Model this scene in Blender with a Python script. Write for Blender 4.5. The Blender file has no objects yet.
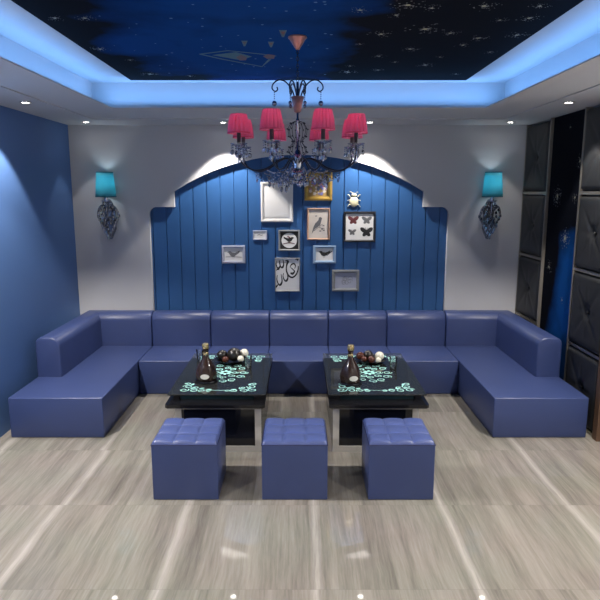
import bpy, bmesh, math, random
from mathutils import Vector, Matrix
random.seed(7)
C = bpy.context.scene.collection
SC = bpy.context.scene
PI = math.pi

# ---------------------------------------------------------------- camera
FPX = 600.0
PITCH = math.atan(107.0 / FPX)
EYE = 2.0
EX = 0.013
cam = bpy.data.cameras.new('camera')
cam.sensor_width = 36.0
cam.lens = 36.0 * FPX / 600.0
cam.clip_start = 0.05
camo = bpy.data.objects.new('camera', cam)
C.objects.link(camo)
camo.location = (EX, 0, EYE)
camo.rotation_euler = (PI / 2 - PITCH, 0, 0)
SC.camera = camo

# ---------------------------------------------------------------- world, exposure, cove light
w = bpy.data.worlds.new('world'); SC.world = w
w.use_nodes = True
w.node_tree.nodes['Background'].inputs[0].default_value = (0.5, 0.55, 0.7, 1)
w.node_tree.nodes['Background'].inputs[1].default_value = 0.02
SC.view_settings.view_transform = 'Standard'
SC.view_settings.look = 'None'
SC.view_settings.gamma = 1.0
SC.view_settings.exposure = 0.0
try: SC.cycles.max_bounces = 8; SC.cycles.transparent_max_bounces = 16; SC.cycles.sample_clamp_indirect = 6.0
except Exception: pass

CEIL = 2.717           # soffit
UP = 2.955             # raised ceiling inside the tray
LX, RX, BY, FY = -2.476, 2.502, 6.66, -1.30
LIPX, LIPB, LIPF = 1.602, 5.35, 0.55
RISX, RISB, RISF = 1.82, 5.53, 0.37
LED_COL = (0.18, 0.45, 1.0)
LED_W = 2.3
def cove_lamp(name, loc, size, rot):
    l = bpy.data.lights.new(name, 'AREA'); l.shape = 'RECTANGLE'
    l.size = size; l.size_y = 0.03; l.color = LED_COL; l.energy = LED_W * size
    o = bpy.data.objects.new(name, l); C.objects.link(o); o.location = loc; o.rotation_euler = rot
    return o
zl = CEIL + 0.04
cove_lamp('cove_light', (-1.70, (LIPB + LIPF) / 2, zl), LIPB - LIPF, (PI, 0, PI / 2))
cove_lamp('cove_light', (1.70, (LIPB + LIPF) / 2, zl), LIPB - LIPF, (PI, 0, PI / 2))
cove_lamp('cove_light', (0, LIPB + 0.08, zl), 3.4, (PI, 0, 0))
cove_lamp('cove_light', (0, LIPF - 0.08, zl), 3.4, (PI, 0, 0))

# recessed downlights in the soffit: x, y, watts, cone degrees
DOWNLIGHTS = [(-2.18, 6.37, 14, 60), (-0.775, 6.39, 150, 88), (0.73, 6.39, 150, 88), (2.17, 6.37, 14, 60),
              (-2.19, 5.02, 120, 84), (2.17, 5.02, 60, 84),
              (-2.19, 3.70, 390, 128), (2.17, 3.70, 350, 128),  # from here on out of view, added to fill the room with light
              (-2.19, 1.60, 240, 120), (2.17, 1.60, 220, 120),
              (-1.2, 0.0, 190, 120), (0.0, 0.0, 190, 120), (1.2, 0.0, 190, 120)]
LAMP_COL = (1.0, 0.93, 0.85)

# ---------------------------------------------------------------- materials
def mat(name, base, rough=0.5, metal=0.0, spec=0.5, var=0.0, vscale=8.0, bump=0.0, bscale=60.0, coat=0.0):
    m = bpy.data.materials.new(name); m.use_nodes = True
    nt = m.node_tree; b = nt.nodes['Principled BSDF']
    b.inputs['Base Color'].default_value = (*base, 1)
    b.inputs['Roughness'].default_value = rough
    b.inputs['Metallic'].default_value = metal
    b.inputs['Specular IOR Level'].default_value = spec
    b.inputs['Coat Weight'].default_value = coat
    if var or bump:
        tc = nt.nodes.new('ShaderNodeTexCoord')
    if var:
        n = nt.nodes.new('ShaderNodeTexNoise'); n.inputs['Scale'].default_value = vscale; n.inputs['Detail'].default_value = 4
        nt.links.new(tc.outputs['Object'], n.inputs['Vector'])
        mx = nt.nodes.new('ShaderNodeMix'); mx.data_type = 'RGBA'
        mx.inputs[6].default_value = (*[c * (1 - var) for c in base], 1)
        mx.inputs[7].default_value = (*[min(1, c * (1 + var)) for c in base], 1)
        nt.links.new(n.outputs['Fac'], mx.inputs[0]); nt.links.new(mx.outputs[2], b.inputs['Base Color'])
    if bump:
        n2 = nt.nodes.new('ShaderNodeTexNoise'); n2.inputs['Scale'].default_value = bscale; n2.inputs['Detail'].default_value = 3
        nt.links.new(tc.outputs['Object'], n2.inputs['Vector'])
        bp = nt.nodes.new('ShaderNodeBump'); bp.inputs['Strength'].default_value = bump; bp.inputs['Distance'].default_value = 0.01
        nt.links.new(n2.outputs['Fac'], bp.inputs['Height']); nt.links.new(bp.outputs['Normal'], b.inputs['Normal'])
    return m

def glass_mat(name, tint, opacity, rough=0.03, spec_col=(1, 1, 1)):
    """clear or smoked glass: tinted see-through plus a fresnel gloss"""
    m = bpy.data.materials.new(name); m.use_nodes = True
    nt = m.node_tree; nt.nodes.clear()
    out = nt.nodes.new('ShaderNodeOutputMaterial')
    tr = nt.nodes.new('ShaderNodeBsdfTransparent'); tr.inputs[0].default_value = (*tint, 1)
    df = nt.nodes.new('ShaderNodeBsdfDiffuse'); df.inputs[0].default_value = (*[c * 0.5 for c in tint], 1)
    gl = nt.nodes.new('ShaderNodeBsdfGlossy'); gl.inputs['Roughness'].default_value = rough; gl.inputs[0].default_value = (*spec_col, 1)
    m1 = nt.nodes.new('ShaderNodeMixShader'); m1.inputs[0].default_value = opacity
    nt.links.new(tr.outputs[0], m1.inputs[1]); nt.links.new(df.outputs[0], m1.inputs[2])
    fr = nt.nodes.new('ShaderNodeFresnel'); fr.inputs[0].default_value = 1.5
    m2 = nt.nodes.new('ShaderNodeMixShader')
    nt.links.new(fr.outputs[0], m2.inputs[0]); nt.links.new(m1.outputs[0], m2.inputs[1]); nt.links.new(gl.outputs[0], m2.inputs[2])
    nt.links.new(m2.outputs[0], out.inputs[0])
    return m

def crystal_mat(name, tint, gloss):
    m = bpy.data.materials.new(name); m.use_nodes = True
    nt = m.node_tree; nt.nodes.clear()
    out = nt.nodes.new('ShaderNodeOutputMaterial')
    tr = nt.nodes.new('ShaderNodeBsdfTransparent'); tr.inputs[0].default_value = (*tint, 1)
    gl = nt.nodes.new('ShaderNodeBsdfGlossy'); gl.inputs['Roughness'].default_value = 0.08; gl.inputs[0].default_value = (0.9, 0.93, 1, 1)
    m2 = nt.nodes.new('ShaderNodeMixShader'); m2.inputs[0].default_value = gloss
    nt.links.new(tr.outputs[0], m2.inputs[1]); nt.links.new(gl.outputs[0], m2.inputs[2])
    nt.links.new(m2.outputs[0], out.inputs[0])
    return m

def shade_mat(name, col, trans=0.5):
    """lamp-shade fabric: diffuse outside, lets the bulb shine through"""
    m = bpy.data.materials.new(name); m.use_nodes = True
    nt = m.node_tree; nt.nodes.clear()
    out = nt.nodes.new('ShaderNodeOutputMaterial')
    df = nt.nodes.new('ShaderNodeBsdfDiffuse'); df.inputs[0].default_value = (*col, 1)
    tl = nt.nodes.new('ShaderNodeBsdfTranslucent'); tl.inputs[0].default_value = (*col, 1)
    m2 = nt.nodes.new('ShaderNodeMixShader'); m2.inputs[0].default_value = trans
    nt.links.new(df.outputs[0], m2.inputs[1]); nt.links.new(tl.outputs[0], m2.inputs[2])
    nt.links.new(m2.outputs[0], out.inputs[0])
    return m

def emit_mat(name, col, strength):
    m = bpy.data.materials.new(name); m.use_nodes = True
    b = m.node_tree.nodes['Principled BSDF']
    b.inputs['Base Color'].default_value = (*col, 1)
    b.inputs['Emission Color'].default_value = (*col, 1)
    b.inputs['Emission Strength'].default_value = strength
    return m

def floor_mat():
    m = bpy.data.materials.new('wood_vein_marble'); m.use_nodes = True
    nt = m.node_tree; N = nt.nodes.new; L = nt.links.new
    b = nt.nodes['Principled BSDF']
    tc = N('ShaderNodeTexCoord'); sep = N('ShaderNodeSeparateXYZ'); L(tc.outputs['Object'], sep.inputs[0])
    def math_(op, a, bb=None, c=None):
        n = N('ShaderNodeMath'); n.operation = op
        for i, v in enumerate((a, bb, c)):
            if v is None: continue
            if isinstance(v, (int, float)): n.inputs[i].default_value = v
            else: L(v, n.inputs[i])
        return n.outputs[0]
    TX, TY = 0.82, 0.845
    tx = math_('DIVIDE', math_('ADD', sep.outputs[0], 10 * TX + 0.30), TX)
    ty = math_('DIVIDE', math_('ADD', sep.outputs[1], 10 * TY - 0.23), TY)
    fx = math_('FRACT', tx); fy = math_('FRACT', ty)
    ix = math_('FLOOR', tx); iy = math_('FLOOR', ty)
    idv = N('ShaderNodeCombineXYZ'); L(ix, idv.inputs[0]); L(iy, idv.inputs[1])
    wn = N('ShaderNodeTexWhiteNoise'); wn.noise_dimensions = '2D'; L(idv.outputs[0], wn.inputs['Vector'])
    rnd = wn.outputs['Value']
    # wavy distortion, continuing through the tiles with a small jump at each joint
    wob = N('ShaderNodeTexNoise'); wob.inputs['Scale'].default_value = 1.1; wob.inputs['Detail'].default_value = 3
    L(tc.outputs['Object'], wob.inputs['Vector'])
    wv = math_('MULTIPLY', math_('SUBTRACT', wob.outputs['Fac'], 0.5), 0.07)
    xx = math_('ADD', sep.outputs[0], wv)
    xr = math_('ADD', xx, math_('MULTIPLY', rnd, 0.06))
    cv = N('ShaderNodeCombineXYZ')
    L(math_('MULTIPLY', xr, 1.0), cv.inputs[0]); L(math_('MULTIPLY', sep.outputs[1], 0.05), cv.inputs[1]); L(math_('MULTIPLY', rnd, 0.5), cv.inputs[2])
    n1 = N('ShaderNodeTexNoise'); n1.inputs['Scale'].default_value = 9; n1.inputs['Detail'].default_value = 6; n1.inputs['Roughness'].default_value = 0.65
    L(cv.outputs[0], n1.inputs['Vector'])
    n2 = N('ShaderNodeTexNoise'); n2.inputs['Scale'].default_value = 75; n2.inputs['Detail'].default_value = 5; n2.inputs['Roughness'].default_value = 0.7
    L(cv.outputs[0], n2.inputs['Vector'])
    fac = math_('ADD', math_('MULTIPLY', n1.outputs['Fac'], 0.66), math_('MULTIPLY', n2.outputs['Fac'], 0.34))
    cr = N('ShaderNodeValToRGB'); L(fac, cr.inputs[0])
    e = cr.color_ramp.elements
    e[0].position = 0.32; e[0].color = (0.122, 0.113, 0.100, 1)
    e[1].position = 0.70; e[1].color = (0.300, 0.283, 0.258, 1)
    e2 = e.new(0.50); e2.color = (0.205, 0.191, 0.171, 1)
    # pinkish and greenish clouding
    cl = N('ShaderNodeTexNoise'); cl.inputs['Scale'].default_value = 1.7; cl.inputs['Detail'].default_value = 2
    L(tc.outputs['Object'], cl.inputs['Vector'])
    crc = N('ShaderNodeValToRGB'); L(cl.outputs['Fac'], crc.inputs[0])
    crc.color_ramp.elements[0].position = 0.35; crc.color_ramp.elements[0].color = (0.97, 1.01, 0.96, 1)
    crc.color_ramp.elements[1].position = 0.65; crc.color_ramp.elements[1].color = (1.03, 0.99, 0.98, 1)
    mm = N('ShaderNodeMix'); mm.data_type = 'RGBA'; mm.blend_type = 'MULTIPLY'; mm.inputs[0].default_value = 1
    L(cr.outputs[0], mm.inputs[6]); L(crc.outputs[0], mm.inputs[7])
    # one pale vein per tile column
    vv = math_('FRACT', math_('ADD', math_('DIVIDE', math_('ADD', math_('ADD', sep.outputs[0], math_('MULTIPLY', wv, 0.7)), 10 * TX - 0.13 + 0.41), TX), math_('MULTIPLY', rnd, 0.05)))
    dist = math_('MULTIPLY', math_('ABSOLUTE', math_('SUBTRACT', vv, 0.5)), TX)
    vein = math_('SMOOTH_MIN', 1.0, math_('MAXIMUM', math_('SUBTRACT', 1.0, math_('DIVIDE', dist, 0.040)), 0.0), 0.1)
    veinf = math_('MULTIPLY', vein, math_('ADD', math_('MULTIPLY', n2.outputs['Fac'], 0.9), 0.1))
    mv = N('ShaderNodeMix'); mv.data_type = 'RGBA'; L(veinf, mv.inputs[0])
    L(mm.outputs[2], mv.inputs[6]); mv.inputs[7].default_value = (0.44, 0.415, 0.385, 1)
    # joints
    jx = math_('LESS_THAN', fx, 0.0022); jy = math_('LESS_THAN', fy, 0.0035)
    jf = math_('MULTIPLY', math_('MAXIMUM', jx, jy), 0.35)
    mj = N('ShaderNodeMix'); mj.data_type = 'RGBA'; L(jf, mj.inputs[0])
    L(mv.outputs[2], mj.inputs[6]); mj.inputs[7].default_value = (0.12, 0.11, 0.10, 1)
    L(mj.outputs[2], b.inputs['Base Color'])
    b.inputs['Roughness'].default_value = 0.03
    b.inputs['Specular IOR Level'].default_value = 0.55
    return m

def night_mat(name, blobs, blue=(0.003, 0.042, 0.19)):
    """painted night sky: near black with soft-edged blue areas; blobs = (axisA, axisB, cA, cB, rA, rB)"""
    m = bpy.data.materials.new(name); m.use_nodes = True
    nt = m.node_tree; N = nt.nodes.new; L = nt.links.new
    b = nt.nodes['Principled BSDF']
    tc = N('ShaderNodeTexCoord'); no = N('ShaderNodeTexNoise'); no.inputs['Scale'].default_value = 2.6; no.inputs['Detail'].default_value = 6
    L(tc.outputs['Object'], no.inputs['Vector'])
    sep = N('ShaderNodeSeparateXYZ'); L(tc.outputs['Object'], sep.inputs[0])
    def M(op, a, bb=None):
        n = N('ShaderNodeMath'); n.operation = op
        for i, v in enumerate((a, bb)):
            if v is None: continue
            if isinstance(v, (int, float)): n.inputs[i].default_value = v
            else: L(v, n.inputs[i])
        return n.outputs[0]
    tot = None
    for (ia, ib, ca, cb, ra, rb) in blobs:
        da = M('DIVIDE', M('SUBTRACT', sep.outputs[ia], ca), ra); db = M('DIVIDE', M('SUBTRACT', sep.outputs[ib], cb), rb)
        r = M('SQRT', M('ADD', M('MULTIPLY', da, da), M('MULTIPLY', db, db)))
        f = M('SUBTRACT', 1.0, r)
        tot = f if tot is None else M('MAXIMUM', tot, f)
    tot = M('ADD', tot, M('MULTIPLY', M('SUBTRACT', no.outputs['Fac'], 0.5), 1.0))
    cr = N('ShaderNodeValToRGB'); L(tot, cr.inputs[0])
    e = cr.color_ramp.elements
    e[0].position = 0.0; e[0].color = (0.004, 0.005, 0.009, 1)
    e[1].position = 0.5; e[1].color = (*blue, 1)
    k = e.new(0.14); k.color = (blue[0] * .7, blue[1] * .45, blue[2] * .45, 1)
    L(cr.outputs[0], b.inputs['Base Color'])
    b.inputs['Roughness'].default_value = 0.85; b.inputs['Specular IOR Level'].default_value = 0.04
    return m

M = {}
M['floor'] = floor_mat()
M['white'] = mat('white_plaster', (0.52, 0.52, 0.53), 0.7, spec=0.2, var=0.02, vscale=3)
M['grey_wall'] = mat('pale_grey_paint', (0.47, 0.475, 0.50), 0.75, spec=0.2, var=0.03, vscale=2)
M['blue_wall'] = mat('blue_wall_paint', (0.078, 0.158, 0.36), 0.55, spec=0.3, var=0.05, vscale=2)
M['plank'] = mat('blue_painted_boards', (0.022, 0.085, 0.235), 0.5, spec=0.3, var=0.08, vscale=3)
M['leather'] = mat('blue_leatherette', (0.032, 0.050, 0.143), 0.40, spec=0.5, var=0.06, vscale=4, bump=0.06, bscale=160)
M['leather_top_lit'] = mat('blue_leatherette_lit_top', (0.068, 0.096, 0.255), 0.33, spec=0.6, var=0.05, vscale=5, bump=0.05, bscale=120)  # same leather as the body; light from above is put into the colour
M['seam'] = mat('navy_seam', (0.02, 0.025, 0.09), 0.6)
M['black'] = mat('black_lacquer', (0.006, 0.006, 0.008), 0.18, spec=0.5, var=0.05)
M['silver'] = mat('brushed_silver', (0.56, 0.54, 0.51), 0.38, metal=0.35, var=0.06, vscale=20)
M['chrome'] = mat('chrome', (0.55, 0.56, 0.6), 0.12, metal=1.0, var=0.02)
M['pewter'] = mat('aged_pewter', (0.30, 0.31, 0.34), 0.25, metal=1.0, var=0.35, vscale=40)
M['darkwire'] = mat('dark_metal_wire', (0.03, 0.032, 0.05), 0.3, metal=0.9, var=0.1)
M['black_glass'] = mat('black_glass', (0.004, 0.005, 0.010), 0.05, spec=0.6, var=0.1)
M['table_deck'] = mat('dark_teal_lacquer', (0.006, 0.020, 0.026), 0.25, var=0.1)
M['print_teal'] = mat('pale_teal_print', (0.36, 0.78, 0.70), 0.5, var=0.35, vscale=30)
M['glass'] = glass_mat('smoked_table_glass', (0.72, 0.80, 0.84), 0.06)
M['clear'] = glass_mat('clear_glass', (0.95, 0.97, 0.97), 0.02)
M['crystal'] = crystal_mat('crystal', (0.62, 0.66, 0.76), 0.34)
M['crystal_dark'] = crystal_mat('dark_crystal', (0.25, 0.28, 0.38), 0.28)
M['pink'] = shade_mat('pink_pleated_fabric', (0.80, 0.27, 0.46), 0.5)
M['pink_trim'] = mat('pink_binding', (0.70, 0.10, 0.22), 0.7, var=0.1)
M['teal'] = shade_mat('teal_fabric', (0.13, 0.45, 0.53), 0.5)
M['teal_trim'] = mat('dark_teal_binding', (0.01, 0.12, 0.17), 0.7, var=0.1)
M['rose'] = mat('rose_metal', (0.40, 0.20, 0.19), 0.3, metal=0.5, var=0.2, vscale=30)
M['candle'] = mat('dark_candle_sleeve', (0.02, 0.018, 0.025), 0.35, var=0.1)
M['tuft'] = mat('charcoal_upholstery', (0.022, 0.023, 0.025), 0.48, spec=0.35, var=0.12, vscale=10, bump=0.05, bscale=200)
M['panel_metal'] = mat('champagne_metal_strip', (0.36, 0.33, 0.29), 0.35, metal=0.7, var=0.08)
M['wood'] = mat('brown_wood_post', (0.10, 0.055, 0.03), 0.5, var=0.3, vscale=12)
M['star'] = mat('pale_star_paint', (0.20, 0.21, 0.20), 0.6, var=0.2, vscale=30)
M['star_dim'] = mat('dim_star_paint', (0.070, 0.075, 0.078), 0.6, var=0.3, vscale=30)
M['star_core'] = mat('bright_star_paint', (0.50, 0.48, 0.28), 0.6, var=0.1)
M['star_blue'] = mat('blue_star_paint', (0.04, 0.12, 0.27), 0.6, var=0.2)
M['craft'] = mat('teal_grey_paint', (0.035, 0.10, 0.125), 0.6, var=0.3, vscale=20)
M['craft_red'] = mat('rust_paint', (0.13, 0.05, 0.045), 0.6, var=0.3, vscale=20)
M['lens'] = emit_mat('lamp_lens', (1.0, 0.95, 0.88), 28.0)
M['lens_dim'] = emit_mat('dim_lamp_lens', (1.0, 0.95, 0.88), 28.0)
M['bulb'] = emit_mat('warm_bulb', (1.0, 0.75, 0.5), 6.0)
M['paper'] = mat('white_paper', (0.66, 0.66, 0.66), 0.7, var=0.03)
M['paper_warm'] = mat('cream_paper', (0.60, 0.55, 0.50), 0.7, var=0.04)
M['ink'] = mat('black_ink', (0.012, 0.012, 0.014), 0.6, var=0.2)
M['ink_grey'] = mat('grey_ink', (0.12, 0.12, 0.13), 0.6, var=0.3, vscale=30)
M['ink_red'] = mat('dark_red_ink', (0.10, 0.02, 0.025), 0.6, var=0.3)
M['frame_white'] = mat('white_frame', (0.66, 0.64, 0.62), 0.4, var=0.03)
M['frame_black'] = mat('black_frame', (0.012, 0.012, 0.016), 0.35, var=0.1)
M['frame_gold'] = mat('gold_frame', (0.36, 0.23, 0.045), 0.38, metal=0.35, var=0.25, vscale=25)
M['frame_tan'] = mat('tan_wood_frame', (0.40, 0.25, 0.18), 0.45, var=0.12, vscale=25)
M['frame_blue'] = mat('pale_blue_frame', (0.22, 0.32, 0.47), 0.45, var=0.08)
M['frame_lilac'] = mat('pale_lilac_frame', (0.36, 0.38, 0.48), 0.45, var=0.08)
M['frame_grey'] = mat('weathered_grey_frame', (0.20, 0.21, 0.22), 0.5, var=0.15, vscale=30)
M['cream'] = mat('cream_enamel', (0.60, 0.56, 0.38), 0.45, var=0.2, vscale=40)
M['flower_pink'] = mat('pink_paint', (0.42, 0.16, 0.24), 0.6, var=0.3, vscale=30)
M['flower_blue'] = mat('violet_paint', (0.13, 0.15, 0.42), 0.6, var=0.3, vscale=30)
M['ochre'] = mat('ochre_ground', (0.30, 0.20, 0.07), 0.6, var=0.3, vscale=15)
M['cognac'] = mat('dark_amber_glass', (0.030, 0.018, 0.015), 0.12, spec=0.6, var=0.4, vscale=30)
M['gold'] = mat('gold_cap', (0.72, 0.58, 0.30), 0.25, metal=0.8, var=0.05)
M['label'] = mat('silver_label', (0.55, 0.54, 0.50), 0.4, var=0.1)
M['ball_dark'] = mat('dark_mottled_ball', (0.016, 0.014, 0.013), 0.3, var=0.6, vscale=40)
M['ball_brown'] = mat('brown_glossy_ball', (0.07, 0.02, 0.012), 0.2, var=0.4, vscale=20)
M['ball_white'] = mat('ivory_ball', (0.68, 0.66, 0.56), 0.3, var=0.08)

# ---------------------------------------------------------------- mesh helpers
def obj(name, bm, m, parent=None, smooth=False, auto=None):
    bmesh.ops.recalc_face_normals(bm, faces=bm.faces[:])
    me = bpy.data.meshes.new(name); bm.to_mesh(me); bm.free()
    for k in (m if isinstance(m, (list, tuple)) else [m]): me.materials.append(k)
    if smooth or auto:
        for p in me.polygons: p.use_smooth = True
    if auto:
        me.set_sharp_from_angle(angle=math.radians(auto))
    o = bpy.data.objects.new(name, me); C.objects.link(o)
    if parent: o.parent = parent
    return o
def tag(o, label, cat, group=None, kind=None):
    if label: o['label'] = label
    if cat: o['category'] = cat
    if group: o['group'] = group
    if kind: o['kind'] = kind
    return o
def thing(name, loc, label, cat, group=None, rotz=0.0):
    o = bpy.data.objects.new(name, None); C.objects.link(o)
    o.location = loc; o.rotation_euler = (0, 0, rotz); o.empty_display_size = 0.1
    return tag(o, label, cat, group)
def struct(name, bm, m, **k):
    o = obj(name, bm, m, **k); o['kind'] = 'structure'; return o
def dup(root, loc, label=None, rotz=None):
    r = root.copy(); C.objects.link(r); r.location = loc
    if rotz is not None: r.rotation_euler = (0, 0, rotz)
    if label: r['label'] = label
    for ch in list(root.children):
        c = ch.copy(); C.objects.link(c); c.parent = r
        for g in list(ch.children):
            d = g.copy(); C.objects.link(d); d.parent = c
    return r
B = bmesh.new
def box(bm, x0, x1, y0, y1, z0, z1, bev=0.0, seg=2, mi=0):
    n0 = len(bm.faces)
    v = [bm.verts.new((x, y, z)) for x in (x0, x1) for y in (y0, y1) for z in (z0, z1)]
    fs = [bm.faces.new([v[i] for i in q]) for q in ((0, 1, 3, 2), (4, 6, 7, 5), (0, 4, 5, 1), (2, 3, 7, 6), (0, 2, 6, 4), (1, 5, 7, 3))]
    for f in fs: f.material_index = mi
    if bev:
        es = list({e for f in fs for e in f.edges})
        bmesh.ops.bevel(bm, geom=es, offset=bev, segments=seg, profile=0.5, affect='EDGES')
    return bm
def prism(bm, pts, axis, a0, a1, mi=0):
    """outline extruded along axis (0 x, 1 y, 2 z); pts are the two other coordinates in order"""
    def P(p, a):
        l = list(p); l.insert(axis, a); return tuple(l)
    f0 = [bm.verts.new(P(p, a0)) for p in pts]; f1 = [bm.verts.new(P(p, a1)) for p in pts]
    n = len(pts); new = [bm.faces.new(f0), bm.faces.new(f1[::-1])]
    for i in range(n):
        new.append(bm.faces.new((f0[i], f1[i], f1[(i + 1) % n], f0[(i + 1) % n])))
    for f in new: f.material_index = mi
    for f in new[:2]: f.normal_update()
    if n > 4: bmesh.ops.triangulate(bm, faces=new[:2], ngon_method='EAR_CLIP')
    return bm
def lathe(bm, prof, seg=24, c=(0, 0, 0), closed=False, mi=0, mod=None):
    rings = []
    for r, z in prof:
        if r < 1e-6: rings.append([bm.verts.new((c[0], c[1], c[2] + z))])
        else:
            rg = []
            for i in range(seg):
                a = 2 * PI * i / seg; k = r * (mod(i, z) if mod else 1)
                rg.append(bm.verts.new((c[0] + k * math.cos(a), c[1] + k * math.sin(a), c[2] + z)))
            rings.append(rg)
    pairs = list(zip(rings, rings[1:]))
    if closed: pairs.append((rings[-1], rings[0]))
    for a, b in pairs:
        for i in range(seg):
            j = (i + 1) % seg
            if len(a) == 1 and len(b) == 1: continue
            if len(a) == 1: f = bm.faces.new((a[0], b[i], b[j]))
            elif len(b) == 1: f = bm.faces.new((a[i], b[0], a[j]))
            else: f = bm.faces.new((a[i], b[i], b[j], a[j]))
            f.material_index = mi
    return bm
def smooth_path(pts, n=6):
    out = []; P = [Vector(p) for p in pts]
    for i in range(len(P) - 1):
        p0 = P[max(i - 1, 0)]; p1 = P[i]; p2 = P[i + 1]; p3 = P[min(i + 2, len(P) - 1)]
        for k in range(n):
            t = k / n
            out.append(0.5 * ((2 * p1) + (-p0 + p2) * t + (2 * p0 - 5 * p1 + 4 * p2 - p3) * t * t + (-p0 + 3 * p1 - 3 * p2 + p3) * t ** 3))
    out.append(P[-1]); return out
def tube(bm, pts, r, seg=8, mi=0):
    P = [Vector(p) for p in pts]; n = len(P); prev = None; u = None
    rad = r if isinstance(r, (list, tuple)) else [r] * n
    rings = []
    for i in range(n):
        t = (P[min(i + 1, n - 1)] - P[max(i - 1, 0)]).normalized()
        if u is None:
            u = t.cross(Vector((0, 0, 1)));
            if u.length < 1e-3: u = t.cross(Vector((1, 0, 0)))
        else: u = u - t * u.dot(t)
        u.normalize(); v = t.cross(u)
        rings.append([bm.verts.new(P[i] + (u * math.cos(2 * PI * k / seg) + v * math.sin(2 * PI * k / seg)) * rad[i]) for k in range(seg)])
    for a, b in zip(rings, rings[1:]):
        for k in range(seg):
            f = bm.faces.new((a[k], a[(k + 1) % seg], b[(k + 1) % seg], b[k])); f.material_index = mi
    bm.faces.new(rings[0][::-1]).material_index = mi; bm.faces.new(rings[-1]).material_index = mi
    return bm
def ball(bm, c, r, u=12, v=8, sz=1.0):
    bmesh.ops.create_uvsphere(bm, u_segments=u, v_segments=v, radius=r, matrix=Matrix.Translation(c) @ Matrix.Diagonal((1, 1, sz, 1)))
    return bm
def bead(bm, c, r, sz=1.0):
    bmesh.ops.create_icosphere(bm, subdivisions=1, radius=r, matrix=Matrix.Translation(c) @ Matrix.Diagonal((1, 1, sz, 1)))
    return bm
def flat(bm, pts, to3, mi=0):
    f = bm.faces.new([bm.verts.new(to3(*p)) for p in pts]); f.material_index = mi
    f.normal_update()
    if len(pts) > 4: bmesh.ops.triangulate(bm, faces=[f], ngon_method='EAR_CLIP')
def ribbon(bm, pts, wd, to3, mi=0):
    """flat brush stroke along 2D pts"""
    n = len(pts); L_ = []; R_ = []
    for i in range(n):
        a = pts[max(i - 1, 0)]; b = pts[min(i + 1, n - 1)]
        dx, dy = b[0] - a[0], b[1] - a[1]; l = math.hypot(dx, dy) or 1
        h = (wd[i] if isinstance(wd, (list, tuple)) else wd) / 2
        L_.append(bm.verts.new(to3(pts[i][0] - dy / l * h, pts[i][1] + dx / l * h)))
        R_.append(bm.verts.new(to3(pts[i][0] + dy / l * h, pts[i][1] - dx / l * h)))
    for i in range(n - 1):
        bm.faces.new((L_[i], L_[i + 1], R_[i + 1], R_[i])).material_index = mi
def wing(cx, cz, r, ang, ln, wd, n=12):
    return [(cx + r * (ln * (0.5 + 0.5 * math.cos(t)) * math.cos(ang) - wd * math.sin(t) * math.sin(ang)), cz + r * (ln * (0.5 + 0.5 * math.cos(t)) * math.sin(ang) + wd * math.sin(t) * math.cos(ang))) for t in [2 * PI * i / n for i in range(n)]]
def ring2(cx, cy, rx, ry, n=14, a0=0, a1=2 * PI):
    return [(cx + rx * math.cos(a0 + (a1 - a0) * i / n), cy + ry * math.sin(a0 + (a1 - a0) * i / n)) for i in range(n + 1)]
def spiral2(cx, cy, r0, r1, a0, turns, n=22):
    return [(cx + (r0 + (r1 - r0) * i / n) * math.cos(a0 + turns * 2 * PI * i / n), cy + (r0 + (r1 - r0) * i / n) * math.sin(a0 + turns * 2 * PI * i / n)) for i in range(n + 1)]
def PX(x, y, D):
    """where the sight line through a photo point meets the upright plane y = D"""
    u, v = x - 300.0, y - 300.0
    s, c = math.sin(PITCH), math.cos(PITCH)
    fwd = FPX * c - v * s
    return EX + u * D / fwd, EYE - (FPX * s + v * c) * D / fwd

# ---------------------------------------------------------------- room shell
bm = B(); box(bm, LX - 0.1, RX + 0.1, FY - 0.1, BY + 0.2, -0.1, 0); struct('floor', bm, M['floor'])
bm = B(); box(bm, LX - 0.1, LX, FY, BY + 0.2, 0, UP + 0.1); struct('wall_left', bm, M['blue_wall'])
bm = B(); box(bm, RX, RX + 0.1, FY, BY + 0.2, 0, UP + 0.1); struct('wall_right', bm, M['grey_wall'])
bm = B(); box(bm, LX - 0.1, RX + 0.1, FY - 0.1, FY, 0, UP + 0.1); struct('wall_front', bm, M['grey_wall'])

# back wall with the stepped arch cut out of it
BOARD = BY + 0.055
arch = []
xl, xs = 1.646, 1.366
z_step = PX(165, 207, BY)[1]; z_spring = PX(175, 191.5, BY)[1]; z_apex = PX(299, 154.5, BY)[1]
rise = z_apex - z_spring; R_ = (xs * xs + rise * rise) / (2 * rise); zc = z_apex - R_
half = [(-xl, 0.0)]
rc = 0.075
for i in range(7):
    a = PI - (PI / 2) * i / 6
    half.append((-xl + rc + rc * math.cos(a), z_step - rc + rc * math.sin(a)))
half.append((-xs, z_step)); half.append((-xs, z_spring))
a_s = math.atan2(z_spring - zc, -xs)
for i in range(1, 21):
    a = a_s + (PI / 2 - a_s) * i / 20
    half.append((R_ * math.cos(a), zc + R_ * math.sin(a)))
full = half + [(-x, z) for x, z in half[-2::-1]]
outline = [(LX - 0.05, 0), (LX - 0.05, UP)] + [(RX + 0.05, UP), (RX + 0.05, 0)] + full[::-1]
bm = B(); prism(bm, outline, 1, BY, BOARD + 0.001)
struct('wall_back', bm, M['grey_wall'])
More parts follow.
